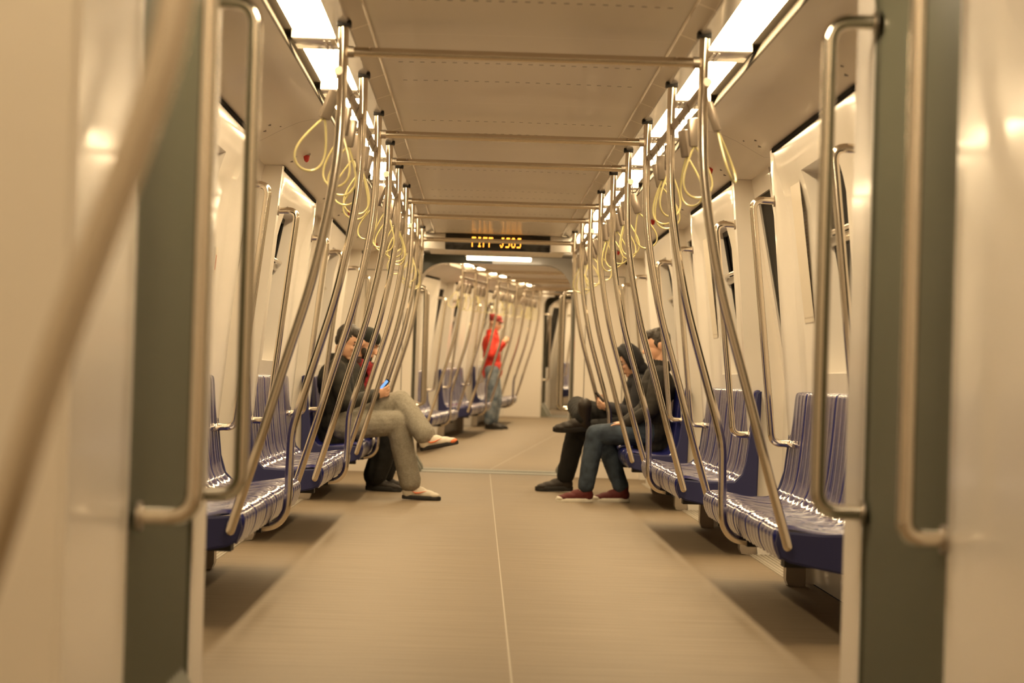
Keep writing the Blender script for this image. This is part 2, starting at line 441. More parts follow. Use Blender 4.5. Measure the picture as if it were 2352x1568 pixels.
# wall behind a bench, with window
def wall_bench(side, y0, y1, yc=None):
    """y0..y1 pillar edge to pillar edge; window centre yc"""
    def X(y, z):
        e = min(y - y0, y1 - y)
        t = min(max((e - .10) / .05, 0), 1); t = t * t * (3 - 2 * t)
        return Xp(z) + (Xw(z) - Xp(z)) * t
    ys = [y0, y0 + .05] + [y0 + .10 + .01 * i for i in range(6)]; ye = [y1 - .10 - .01 * i for i in range(6)][::-1] + [y1 - .05, y1]
    wy0, wy1, wz0, wz1 = (yc - .48, yc + .48, .98, 1.87) if yc else (0, 0, 0, 0)
    mid = [wy0, wy1] if yc else []
    a, b = ys[-1], ye[0]
    k = 10
    mids = sorted(set([a + (b - a) * i / k for i in range(1, k)] + mid))
    if yc: mids = [m for m in mids if m in mid or min(abs(m - wy0), abs(m - wy1)) > .06]
    Y = ys + mids + ye
    Z = [0, .2, .5, .8] + ([wz0] if yc else []) + [1.1, 1.3, 1.5, 1.7] + [1.76, 1.81, wz1 if yc else 1.86, 1.90, 1.93, 1.96, 2.0, ZT]
    mb = MB(); base = 0
    for y in Y:
        for z in Z: mb.v.append((X(y, z), y, z))
    n = len(Z)
    for i in range(len(Y) - 1):
        for j in range(n - 1):
            if yc and Y[i] >= wy0 - 1e-6 and Y[i + 1] <= wy1 + 1e-6 and Z[j] >= wz0 - 1e-6 and Z[j + 1] <= wz1 + 1e-6: continue
            mb.f.append([i * n + j, i * n + j + 1, (i + 1) * n + j + 1, (i + 1) * n + j])
    # returns into the door recess
    for yy in (y0, y1):
        mb.grid([[(Xp(z), yy, z) for z in Z], [(max(Xp(z) + .15, Xs(z) + .01), yy, z) for z in Z]])
    if yc:
        Wz = [z for z in Z if wz0 <= z <= wz1]; Wy = [y for y in Y if wy0 <= y <= wy1]
        G = .085
        rv = .02
        for yy, sg in ((wy0, 1), (wy1, -1)):
            mb.grid([[(X(yy, z), yy, z) for z in Wz], [(Xs(z) + .012, yy + sg * .03, z) for z in Wz]])
        for zz, sg in ((wz0, 1), (wz1, -1)):
            mb.grid([[(X(y, zz), y, zz) for y in Wy], [(Xs(zz) + .012, y, zz + sg * .02) for y in Wy]])
    return mb.mirrored(side)
def window_unit(side, car, yc, n, label):
    wy0, wy1, wz0, wz1 = yc - .455, yc + .455, .995, 1.855
    def gx(z): return Xs(z) + .01
    root = bpy.data.objects.new('window_%d' % n, None); C.objects.link(root); root.matrix_world = car
    root['kind'] = 'structure'; root['label'] = label
    def strip(a, b, c, d, th=.015):
        return [[(gx(c) - .004, a, c), (gx(c) - .004, b, c)], [(gx(d) - .004, a, d), (gx(d) - .004, b, d)]]
    fr = MB()
    for (a, b, c, d) in ((wy0, wy1, wz0, wz0 + .03), (wy0, wy1, wz1 - .03, wz1), (wy0, wy0 + .03, wz0, wz1), (wy1 - .03, wy1, wz0, wz1)):
        for dx in (0, ):
            P = []
            for (yy, zz) in ((a, c), (b, c), (b, d), (a, d)): P.append((gx(zz) - .012, yy, zz))
            for (yy, zz) in ((a, c), (b, c), (b, d), (a, d)): P.append((gx(zz) + .012, yy, zz))
            bb = len(fr.v); fr.v += P
            for q in ((0, 1, 2, 3), (7, 6, 5, 4), (0, 4, 5, 1), (1, 5, 6, 2), (2, 6, 7, 3), (3, 7, 4, 0)): fr.f.append([bb + i for i in q])
    o = link('window_frame', fr.mirrored(side).mesh('window_frame', M['black']), parent=root)
    g = MB().grid([[(gx(z), wy0 + .02, z) for z in (wz0 + .02, wz1 - .02)], [(gx(z), wy1 - .02, z) for z in (wz0 + .02, wz1 - .02)]])
    link('glass_pane', g.mirrored(side).mesh('glass_pane', M['glass']), parent=root)
    zb = 1.555
    bar = MB().box((gx(zb) - .03, wy0, zb - .022), (gx(zb) + .006, wy1, zb + .022), .006).tube([(gx(zb) - .05, wy0 + .01, zb + .03), (gx(zb) - .05, wy1 - .01, zb + .03)], .011, 10)
    link('transom_bar', bar.mirrored(side).mesh('transom_bar', M['steel']), parent=root)
    return root
def door_unit(side, car, y0, y1, n, label):
    root = bpy.data.objects.new('door_%d' % n, None); C.objects.link(root); root.matrix_world = car
    root['kind'] = 'structure'; root['label'] = label
    def X(z): return Xs(z)
    ym = (y0 + y1) / 2
    for a, b, m_in in ((y0, ym - .004, 1), (ym + .004, y1, -1)):
        ga, gb, gz0, gz1 = a + .13, b - .13, .80, 1.93
        Y = [a, ga, gb, b]; Z = [.01, .4, gz0, .95, 1.2, 1.6, gz1, 2.06]
        mb = MB(); n0 = 0
        for y in Y:
            for z in Z: mb.v.append((X(z), y, z))
        nz = len(Z)
        for i in range(3):
            for j in range(nz - 1):
                if i == 1 and gz0 <= Z[j] < gz1: continue
                mb.f.append([i * nz + j, i * nz + j + 1, (i + 1) * nz + j + 1, (i + 1) * nz + j])
        # thickness of the leaf round the glass
        for yy in (ga, gb): mb.grid([[(X(z), yy, z) for z in Z if gz0 <= z <= gz1], [(X(z) + .02, yy, z) for z in Z if gz0 <= z <= gz1]])
        for zz in (gz0, gz1): mb.grid([[(X(zz), y, zz) for y in (ga, gb)], [(X(zz) + .02, y, zz) for y in (ga, gb)]])
        leaf = link('door_leaf', mb.mirrored(side).mesh('door_leaf', M['wall']), parent=root)
        g = MB().grid([[(X(z) + .012, y, z) for z in (gz0, .95, gz1)] for y in (ga, gb)])
        link('glass_pane', g.mirrored(side).mesh('glass_pane', M['glass']), parent=leaf)
    s = MB().grid([[(X(z) - .004, y, z) for z in (.01, .95, 2.05)] for y in (ym - .008, ym + .008)])
    link('door_seal', s.mirrored(side).mesh('door_seal', M['black']), parent=root)
    sill = MB().box((Xp(0) - .045, y0, 0), (Xp(0) + .19, y1, .006))
    for i in range(6): sill.box((Xp(0) - .035 + i * .024, y0 + .01, .006), (Xp(0) - .025 + i * .024, y1 - .01, .010))
    link('door_sill', sill.mirrored(side).mesh('door_sill', M['sill']), parent=root)
    return root

# ------------------------------------------------------------------ ceiling, lights
OUT = [(.876, 2.139), (.92, 2.147), (.97, 2.146), (1.03, 2.131), (1.09, 2.105), (1.15, 2.073), (1.20, 2.045), (1.228, 2.031)]
def ceiling_mesh(y0, y1):
    mb = MB(); k = max(2, int((y1 - y0)))
    Y = [y0 + (y1 - y0) * i / k for i in range(k + 1)]
    mb.grid([[(x, y, 2.166 - .006 * (x / .55) ** 2) for x in (-.545, -.3, 0, .3, .545)] for y in Y])
    for s in (1, -1):
        mb.grid([[(s * x, y, z) for x, z in OUT + [(1.30, 2.031), (1.56, 2.031)]] for y in Y])
    return mb
def make_ceiling(car, y0, y1, name, label):
    o = struct(name, ceiling_mesh(y0, y1), M['ceiling'], car, label)
    for s in (1, -1):
        ch = MB().grid([[(s * x, y, z) for x, z in ((.545, 2.160), (.548, 2.182), (.556, 2.184), (.622, 2.160), (.627, 2.152))] for y in (y0, y1)])
        link('rail_channel', ch.mesh('rail_channel', M['channel']), parent=o)
        ed = MB().tube([(s * .549, y0, 2.158), (s * .549, y1, 2.158)], .006, 8)
        link('channel_lip', ed.mesh('channel_lip', M['steel']), parent=o)
        cv = MB().grid([[(s * x, y, z) for x, z in ((.627, 2.152), (.66, 2.158), (.695, 2.166), (.698, 2.205), (.90, 2.215))] for y in (y0, y1)])
        link('light_cove', cv.mesh('light_cove', M['header']), parent=o)
        gr = MB().grid([[(s * x, y, z) for x, z in ((.850, 2.199), (.897, 2.202), (.869, 2.140), (.873, 2.136), (.878, 2.139))] for y in (y0, y1)])
        link('grille_strip', gr.mesh('grille_strip', M['fin']), parent=o)
    return o
def build_light(side, near=False):
    def f():
        xs = [.703 + .154 * i / 8 for i in range(9)]
        d = MB().grid([[(side * x, y, 2.196 - .022 * (1 - ((x - .780) / .077) ** 2)) for x in xs] for y in (0, 1.26)]).mesh('diffuser', M['lamp_near' if near else 'lamp'])
        out = [('diffuser', d, None)]
        for a, b in ((-.02, 0), (1.26, 1.28)): out.append(('end_frame', MB().box((side * .700, a, 2.170), (side * .864, b, 2.206)).mesh('end_frame', M['header']), None))
        out.append(('blank_plate', MB().box((side * .700, 1.275, 2.166), (side * .864, 1.535, 2.205), .004).box((side * .72, 1.29, 2.163), (side * .728, 1.52, 2.167)).box((side * .74, 1.29, 2.163), (side * .748, 1.52, 2.167)).mesh('blank_plate', M['header']), None))
        return out
    return f
def make_light(side, car, y, label, group, near=False):
    return place('ceiling_light', ('light', side, near), build_light(side, near), car, (0, y, 0), label, 'light', group)

def portal(car, ya, yb, yi, n, label, H=2.07, r=.16):
    """ya..yb liner depth, bulkhead face at yi (the side towards the saloon)"""
    mb = MB()
    W = .77
    prof = [(W, 0)] + [(W, .5), (W, 1.0), (W, 1.5), (W, H - r)]
    for i in range(1, 8):
        a = i / 8 * PI / 2; prof.append((W - r * (1 - math.cos(a)), H - r + r * math.sin(a)))
    prof += [(W - r, H), (.25, H), (0, H)]
    full = prof + [(-x, z) for x, z in reversed(prof[:-1])]
    mb.grid([[(x, y, z) for x, z in full] for y in (ya, yb)])
    # end wall: from the opening outwards to the shell
    ring_in = full
    ring_out = []
    for x, z in full:
        if z < H - r + .01: ring_out.append((math.copysign(1.50, x), z))
        elif abs(x) > W - r - .001: ring_out.append((math.copysign(1.5, x), 2.23))
        else: ring_out.append((x * 2.2, 2.235))
    for yy in (yi, (yb if abs(yi - ya) < 1e-6 else ya)):
        mb.grid([[(x, yy, z) for x, z in ring_in], [(x, yy, z) for x, z in ring_out]])
    return struct('wall_end' if n == 1 else 'wall_end.%03d' % n, mb, M['liner'], car, label)
def gangway(car, ya, yb, label, n):
    mb = MB(); W = .785; N = int((yb - ya) / .05)
    for s in (1, -1):
        P = []
        for i in range(N * 4 + 1):
            y = ya + (yb - ya) * i / (N * 4); d = .006 * math.cos(i / 4 * 2 * PI) if i < N * 4 else 0
            P.append([(s * (W + d), y, z) for z in (.0, 1.0, 1.9, 2.14)])
        mb.grid(P)
    mb.grid([[(x, y, 2.12) for x in (-.8, 0, .8)] for y in (ya, yb)])
    H, r, Wr = 2.045, .28, .772
    arc = [(Wr, 0), (Wr, 1.0), (Wr, H - r)] + [(Wr - r * (1 - math.cos(a)), H - r + r * math.sin(a)) for a in [i / 8 * PI / 2 for i in range(1, 9)]] + [(0, H)]
    arc = arc + [(-x, z) for x, z in reversed(arc[:-1])]
    outr = [(math.copysign(.80, x), z) if z < H - r + .01 else ((math.copysign(.80, x), 2.15) if abs(x) > .4 else (x, 2.15)) for x, z in arc]
    mb.grid([[(x, yb - .01, z) for x, z in arc], [(x, yb - .01, z) for x, z in outr]])
    o = struct('wall_gangway' if n == 0 else 'wall_gangway.%03d' % n, mb, M['gangway'], car, label)
    for s in (1, -1):
        k = MB()
        for y0, y1, rev in ((ya, ya + .30, False), (yb - .30, yb, True)):
            poly = [(.784, .0), (.784, .24), (.765, .20), (.66, .03), (.655, .0)]
            k.prism(poly, y0, y1)
        if s < 0: k.mirrored(-1)
        link('foot_ramp', k.mesh('foot_ramp', M['gangway_l']), parent=o)
    fl = MB().box((-.79, ya, -.02), (.79, yb, .004)); link('tread_plate', fl.mesh('tread_plate', M['gangway_l']), parent=o)
    return o

def make_hatch():
    fr = MB()
    for a, b in (((-.16, -.21), (.16, -.204)), ((-.16, .204), (.16, .21)), ((-.16, -.21), (-.154, .21)), ((.154, -.21), (.16, .21))):
        fr.box((a[0], a[1], -.004), (b[0], b[1], 0))
    return [('hatch_seam', fr.mesh('hatch_seam', M['grille']), None),
            ('hatch_label', MB().box((-.055, -.17, -.005), (.055, -.10, -.001)).mesh('hatch_label', M['label_green']), None)]
def make_red_lamp():
    b = MB().tube([(0, 0, .004), (0, 0, -.012)], .021, 20); d = MB().tube([(0, 0, -.012), (0, 0, -.028), (0, 0, -.042), (0, 0, -.050)], 0, 20, radii=[.017, .0165, .012, .004])
    return [('base_ring', b.mesh('base_ring', M['sill']), None), ('lens', d.mesh('lens', M['red']), None)]

# ------------------------------------------------------------------ a whole car
def car_body(car, tagname, y_start=5.55, y_end=21.69, doors=(0, 1, 2, 3), idx0=0, first=False, sides=(1, -1)):
    where = tagname
    fl = MB().box((-1.46, y_start - .27, -.06), (1.46, y_end + .27, 0))
    struct('floor' if first else 'floor.001', fl, M['floor'], car, 'beige speckled vinyl floor with a pale centre seam, %s' % where, smooth=False)
    make_ceiling(car, y_start, y_end, 'ceiling' if first else 'ceiling.001', 'cream metal ceiling with rows of slots, %s' % where)
    for s in sides:
        door_spans = [(6.71 + PITCH * k, 8.26 + PITCH * k) for k in doors]
        edges = [y_start] + [e for d in door_spans for e in d] + [y_end]
        spans = [(edges[i], edges[i + 1]) for i in range(0, len(edges), 2)]
        for i, (a, b) in enumerate(spans):
            if b - a < .05: continue
            yc = (a + b) / 2 if b - a > 2 else None
            struct('wall_' + SIDE[s] + ('' if (first and i == 0) else '.%03d' % (i + idx0)), wall_bench(s, a, b, yc), M['wall'], car,
                   'cream moulded wall panel, %s from the camera on the %s, %s' % (ORD[i], SIDE[s], where))
            sl = MB().box((s * 1.214, a + .12, 2.012), (s * 1.232, b - .12, 2.031))
            t = struct('trim_%d' % (i + idx0 + (1 if s > 0 else 20)), sl, M['slot'], car, 'dark gap between ceiling and wall, %s on the %s, %s' % (ORD[i], SIDE[s], where))
            if yc:
                window_unit(s, car, yc, i + idx0 + (0 if s > 0 else 10), 'dark train window behind %s bench on the %s, %s' % (ORD[i - 1], SIDE[s], where))
        for i, (a, b) in enumerate(door_spans):
            door_unit(s, car, a, b, i + 1 + idx0 + (0 if s > 0 else 10), 'cream double sliding door, %s on the %s, %s' % (ORD[i], SIDE[s], where))
def fit_out(car, where, sides=(1, -1), rng=3, far=False, straps=True, doors=(0, 1, 2, 3)):
    g = ', ' + where
    for s in sides:
        S = SIDE[s]
        for b in range(rng):
            y0 = 8.2 + PITCH * b
            make_bench(s, car, y0, 'shiny blue plastic bench of six seats, %s on the %s%s' % (ORD[b], S, g), 'blue benches' + g)
            for k in range(3):
                i = b * 3 + k
                pos = ['at the near end of', 'tucked under middle of', 'at the far end of'][k]
                place('grab_pole', ('pole', s, k == 1), build_pole(BENT_PTS if k == 1 else POLE_PTS, s, k != 1), car, (0, POLE[i], 0),
                      'curved steel pole %s %s %s bench%s' % (pos, ORD[b], S, g), 'pole', 'curved steel poles' + g)
            place('strap_bar', ('lbar', s), build_longbar(s), car, (0, POLE[b * 3], 1.985),
                  'steel overhead rail above the %s %s bench%s' % (ORD[b], S, g), 'rail', 'lengthwise overhead rails' + g, single=True)
            if straps:
                rr = random.Random(b * 7 + (s > 0) * 3 + (50 if far else 0))
                for q, dy in enumerate((.14, .62, 1.05, 1.62, 2.10, 2.52)):
                    tilt = s * -math.radians(rr.uniform(2, 14)); yaw = rr.uniform(-.9, .9)
                    if q == 0: tilt = s * -math.radians(20)
                    if s > 0 and b == 0 and q == 0: yaw = PI / 2 - .3
                    rot = Matrix.Rotation(tilt, 4, 'Y') @ Matrix.Rotation(yaw, 4, 'Z')
                    place('hanging_strap', 'strap', build_strap, car, (s * .652, POLE[b * 3] + dy, 1.985),
                          'yellow-looped hand strap, %s above the %s %s bench%s' % (ORD[q], ORD[b], S, g), 'strap', 'hand straps' + g, rot=rot)
        for d in doors:
            for e, yy in enumerate((6.71 - .06 + PITCH * d, 8.26 + .06 + PITCH * d)):
                dd = -1 if e == 0 else 1
                if far and d == 3 and e == 1: continue
                lk = not ((d == 0 and e == 0) or (d == 3 and e == 1))
                place('door_handrail', ('drail', s, dd, lk), build_door_rail(s, dd, lk), car, (0, yy, 0),
                      'bent steel handrail, %s side of %s %s door%s' % (['near', 'far'][e], ORD[d], S, g), 'handrail', 'handrails beside the doors' + g)
    if 1 in sides:
        for n, i in enumerate((0, 2, 3, 5, 6, 8)):
            if i // 3 >= rng: continue
            place('cross_bar', 'xbar', build_crossbar, car, (0, POLE[i], 2.055),
                  'steel bar across the ceiling between poles, %s from the camera%s' % (ORD[n], g), 'bar', 'ceiling cross bars' + g)
def lights(car, where, ys, sides=(1, -1)):
    for s in sides:
        for i, y in enumerate(ys):
            make_light(s, car, y, 'glowing white light panel, %s in the %s ceiling strip, %s' % (ORD[i], SIDE[s], where), 'ceiling light panels, ' + where)

I4 = Matrix.Identity(4)
LY = [7.32 + 1.55 * i for i in range(9)]
W0 = 'main carriage'
car_body(I4, W0, first=True)
fit_out(I4, W0)
lights(I4, W0, LY)
portal(I4, 5.3, 5.55, 5.55, 1, 'cream end wall frame around the near gangway opening')
portal(I4, 21.69, 21.94, 21.69, 2, 'cream end wall with rounded gangway opening at the far end', 2.10, .05)
gangway(I4, 4.40, 5.30, 'grey green ribbed gangway wall beside the camera', 0)
gangway(I4, 21.94, 22.85, 'grey green gangway wall past the far end', 1)
fp = MB().box((-.77, 22.44, .004), (.77, 22.47, .007)); struct('trim_60', fp, M['slot'], I4, 'dark joint line across the floor at the far gangway')
for s in (1, -1):
    for y, wh in ((5.27, 'near gangway, far post'), (4.42, 'near gangway, camera side post'), (21.97, 'far gangway opening'), (22.83, 'next carriage side of far gangway')):
        far_r = s > 0 and y == 4.42
        place('gangway_handrail', ('prail', s, far_r), build_portal_rail(s, .706, .783) if far_r else build_portal_rail(s), I4, (0, y, 0), 'steel handrail on the %s side of the %s' % (SIDE[s], wh), 'handrail', 'gangway handrails')
# end wall details at the far end: cupboard doors beside the opening
for s in (1, -1):
    k = MB()
    for (x0, x1, z0, z1) in ((.86, 1.22, .16, 1.90),):
        for a in (((x0, z0), (x1, z0 + .006)), ((x0, z1), (x1, z1 + .006)), ((x0, z0), (x0 + .006, z1)), ((x1, z0), (x1 + .006, z1))):
            k.box((s * a[0][0], 21.684, a[0][1]), (s * a[1][0], 21.690, a[1][1]))
    o = struct('trim_%d' % (70 + s), k, M['grille'], I4, 'thin seam of the cupboard door in the far end wall, %s side' % SIDE[s])

# hatches, warning lamps
for s in (1, -1):
    for i in range(4):
        rot = Matrix.Rotation(s * math.radians(24), 4, 'Y')
        place('ceiling_hatch', 'hatch', make_hatch, I4, (s * 1.03, 7.55 + PITCH * i, 2.149), 'ceiling hatch with small green label, %s on the %s' % (ORD[i], SIDE[s]), 'hatch', 'ceiling hatches', rot=rot)
        if i:
            place('door_warning_lamp', 'rlamp', make_red_lamp, I4, (s * 1.10, 8.36 + PITCH * i, 2.110), 'small red dome lamp on the ceiling by the %s %s door' % (ORD[i], SIDE[s]), 'lamp', 'red door lamps')
scr = MB()
for s in (1, -1):
    for e in [6.71 + PITCH * i for i in range(4)] + [8.26 + PITCH * i for i in range(4)]:
        for dy, x in ((.05, 1.18), (-.05, 1.15), (.16, 1.12)):
            z = 2.078 + (1.15 - x) * .62
            scr.tube([(s * x, e + dy, z + .004), (s * x, e + dy, z - .006)], .011, 10)
struct('trim_90', scr, M['grille'], I4, 'small dark fastener caps dotting the outer ceiling')

# display above the far opening, sloping panel and tube light
def glyphs(txt):
    G = {'F': '11111 10000 10000 11110 10000 10000 10000', 'I': '01110 00100 00100 00100 00100 00100 01110', 'P': '11110 10001 10001 11110 10000 10000 10000',
         'J': '00111 00010 00010 00010 00010 10010 01100', 'S': '01111 10000 10000 01110 00001 00001 11110', 'G': '01110 10001 10000 10111 10001 10001 01110', ' ': '00000 ' * 7,
         'E': '11111 10000 10000 11110 10000 10000 11111', 'O': '01110 10001 10001 10001 10001 10001 01110'}
    x = 0
    for ch in txt:
        for r, row in enumerate(G[ch].split()[:7]):
            for c, b in enumerate(row):
                if b == '1': yield x + c, 6 - r
        x += 7
YD = 19.95
disp = bpy.data.objects.new('destination_display', None); C.objects.link(disp); disp.location = (0, YD, 2.02)
tag(disp, 'black LED display with amber letters between cream end blocks under the ceiling', 'display')
link('screen_housing', MB().box((-.455, 0, 0), (.455, .10, .138), .004).mesh('screen_housing', M['sign_black']), parent=disp)
for s in (1, -1): link('end_block', MB().box((s * .457, .0, .004), (s * .64, .10, .138), .004).mesh('end_block', M['wall']), parent=disp)
led = MB()
for gx_, gz_ in glyphs('FIFF JSGS'):
    x = -.225 + gx_ * .0070; z = .030 + gz_ * .0125
    led.box((x, -.003, z), (x + .0062, .001, z + .0095))
link('led_letters', led.mesh('led_letters', M['led'], smooth=False), parent=disp)
slp = MB().grid([[(x, YD + .10, 2.10), (x, 21.0, 2.088), (x, 21.69, 2.069)] for x in (-.62, 0, .62)]).grid([[(x, YD + .10, 2.10), (x, YD + .10, 2.165)] for x in (-.64, .64)])
struct('ceiling.002', slp, M['ceiling'], I4, 'lowered ceiling panel between the display and the far opening')
def build_tube_light(mat='tube'):
    out = [('housing', MB().box((-.33, -.02, -.005), (.33, .22, .03), .006).mesh('housing', M['header']), None)]
    for y in (.03, .16):
        out.append(('light_tube', MB().tube([(-.31, y, -.016), (.31, y, -.016)], .016, 12).mesh('light_tube', M[mat]), None))
    return out
place('tube_lamp', 'tube', build_tube_light, I4, (.03, 22.12, 2.085), 'double white tube lamp above the far gangway opening', 'light')
place('tube_lamp', 'tube_near', lambda: build_tube_light('tube_near'), I4, (0, 4.78, 2.085), 'double tube lamp overhead in the gangway in front of the camera', 'light')

# stickers on the walls
def sticker(side, y, z, wy, hz, label, rows, red=False):
    def X(z): return Xw(z) - .003
    p = MB().grid([[(X(z - hz / 2), y - wy / 2, z - hz / 2), (X(z + hz / 2), y - wy / 2, z + hz / 2)], [(X(z - hz / 2), y + wy / 2, z - hz / 2), (X(z + hz / 2), y + wy / 2, z + hz / 2)]])
    ink = MB()
    rr = random.Random(3)
    for (a, b, c, d) in rows:
        ya, yb = y - wy / 2 + wy * a, y - wy / 2 + wy * b; za, zb = z - hz / 2 + hz * c, z - hz / 2 + hz * d
        ink.grid([[(X(za) - .0015, ya, za), (X(zb) - .0015, ya, zb)], [(X(za) - .0015, yb, za), (X(zb) - .0015, yb, zb)]])
    o = link('wall_sticker', p.mirrored(side).mesh('wall_sticker', M['sticker']), I4)
    tag(o, label, 'sticker')
    link('printed_marks', ink.mirrored(side).mesh('printed_marks', M['ink_red'] if red else M['ink']), parent=o)
rows = [(.06, .94, .955, .965), (.06, .94, .03, .04)]
rr = random.Random(11)
for i in range(30): rows.append((.08, .08 + rr.uniform(.18, .42), .12 + i * .027, .12 + i * .027 + .006))
for i in range(9): rows.append((.55 + rr.uniform(-.02, .1), .57 + rr.uniform(.1, .3), .15 + i * .085, .156 + i * .085))
sticker(1, 10.30, 1.52, .30, .62, 'pale route map sticker on the nearest right wall panel beside the window', rows)
sticker(1, 14.42, 1.52, .30, .62, 'pale route map sticker on the second right wall panel beside the window', rows)
sticker(-1, 10.42, 1.40, .09, .15, 'small warning sticker with red mark on the nearest left wall panel', [(.35, .65, .3, .75)], red=True)

# ------------------------------------------------------------------ near car (behind and beside the camera)
NC = Matrix.Identity(4)
struct('wall_end.003', MB().grid([[(x, y, z) for z in (0, 1, 2.1)] for x, y in ((-1.5, 3.72), (-.80, 3.72), (-.785, 3.735), (-.785, 4.40))]).grid([[(x, y, z) for z in (0, 1, 2.1)] for x, y in ((1.5, 3.72), (.80, 3.72), (.785, 3.735), (.785, 4.40))]).grid([[(x, y, 2.07) for y in (3.72, 4.40)] for x in (-.8, .8)]).grid([[(x, 3.72, z) for z in (2.07, 2.25)] for x in (-1.5, 1.5)]),
       M['liner'], NC, 'glossy cream end wall of the carriage the camera stands in')
struct('floor.002', MB().box((-1.46, -6, -.06), (1.46, 4.42, 0)), M['floor'], NC, 'beige speckled floor around the camera', smooth=False)
make_ceiling(NC, -6, 3.72, 'ceiling.003', 'cream ceiling over the camera')
for s in (1, -1):
    struct('wall_%s.030' % SIDE[s], MB().grid([[(s * Xp(z), y, z) for z in (0, 1, 2.03)] for y in (-6, -3, 0, 3.72)]), M['wall'], NC, 'cream side wall beside the camera, %s' % SIDE[s])
struct('wall_back', MB().grid([[(x, -6, z) for z in (0, 2.25)] for x in (-1.46, 1.46)]), M['wall'], NC, 'cream wall behind the camera')
for s in (1, -1):
    for i in range(6):
        make_light(s, NC, -5.6 + 1.55 * i, 'white light panel %s behind the camera on the %s' % (ORD[i], SIDE[s]), 'light panels of the camera carriage', near=True)
NP = [(-.150, 2.151), (-.150, 1.95), (-.157, 1.72), (-.175, 1.53), (-.205, 1.35), (-.270, 1.12), (-.335, .905), (-.40, .67), (-.48, .42), (-.50, .0)]
pm = MB().tube(catmull([(x, 0, z) for x, z in [(-.388, 2.151), (-.388, 1.9), (-.392, 1.70), (-.405, 1.45), (-.427, 1.25), (-.456, 1.14), (-.524, .94), (-.579, .75), (-.655, .50), (-.70, .36), (-.70, .0)]], 5), .0175, 18)
po = link('grab_pole', pm.mesh('grab_pole', M['steel']), Matrix.Translation((0, 2.2, 0)))
tag(po, 'out of focus leaning steel pole in the foreground at the left edge', 'pole')

# ------------------------------------------------------------------ next cars
yaw = math.atan(.104)
def car_matrix(px, py, yaw, pitch, pz=0, y_ref=5.3):
    return Matrix.Translation((px, py, pz)) @ Matrix.Rotation(-yaw, 4, 'Z') @ Matrix.Rotation(pitch, 4, 'X') @ Matrix.Translation((0, -y_ref, 0))
NX = car_matrix(0, 22.87, yaw, .016)
W1 = 'next carriage'
car_body(NX, W1, idx0=30)
fit_out(NX, W1, far=True)
lights(NX, W1, [5.77] + LY)
portal(NX, 5.3, 5.55, 5.55, 4, 'cream end frame at the start of the next carriage', 2.05, .28)
portal(NX, 21.69, 21.94, 21.69, 5, 'cream end wall at the end of the next carriage')
gangway(NX, 21.94, 22.75, 'grey green gangway past the next carriage', 2)
for s in (1, -1):
    place('gangway_handrail', ('prail', s), build_portal_rail(s), NX, (0, 21.97, 0), 'steel handrail on the %s side of the opening ending the next carriage' % SIDE[s], 'handrail', 'gangway handrails')
disp2 = disp.copy(); C.objects.link(disp2)
for ch in disp.children:
    if ch.name.startswith('led'): continue
    c = ch.copy(); C.objects.link(c); c.parent = disp2
disp2.matrix_world = NX @ Matrix.Translation((0, YD, 2.02))
disp2['label'] = 'unlit black display box with cream ends under the ceiling of the next carriage'
end3 = NX @ Vector((0, 22.8, 0))
N3 = car_matrix(end3.x, end3.y, yaw + .20, .02, end3.z)
W2 = 'third carriage'
fl = MB().box((-1.46, 5.3, -.06), (1.46, 16, 0)); struct('floor.003', fl, M['floor'], N3, 'beige floor of the third carriage', smooth=False)
make_ceiling(N3, 5.3, 16, 'ceiling.004', 'ceiling of the third carriage')
for s in (1, -1):
    for i, (a, b, c_) in enumerate(((5.3, 6.71, None), (8.26, 10.85, 9.55), (12.4, 15.9, 14.1))):
        struct('wall_%s.%03d' % (SIDE[s], 50 + i), wall_bench(s, a, b, c_), M['wall'], N3, 'cream wall panel, %s on the %s, third carriage' % (ORD[i], SIDE[s]))
        if c_: window_unit(s, N3, c_, 60 + i + (10 if s < 0 else 0), 'dark window, %s on the %s, third carriage' % (ORD[i - 1], SIDE[s]))
    door_unit(s, N3, 6.71, 8.26, 60 + (5 if s < 0 else 0), 'cream door on the %s, third carriage' % SIDE[s])
    door_unit(s, N3, 10.85, 12.4, 61 + (5 if s < 0 else 0), 'cream further door on the %s, third carriage' % SIDE[s])
lights(N3, W2, LY[:6])
fit_out(N3, W2, sides=(-1,), rng=1, straps=False, doors=(0,))
struct('wall_back.001', MB().grid([[(x, 16, z) for z in (0, 2.25)] for x in (-1.46, 1.46)]), M['wall'], N3, 'cream wall closing the third carriage')
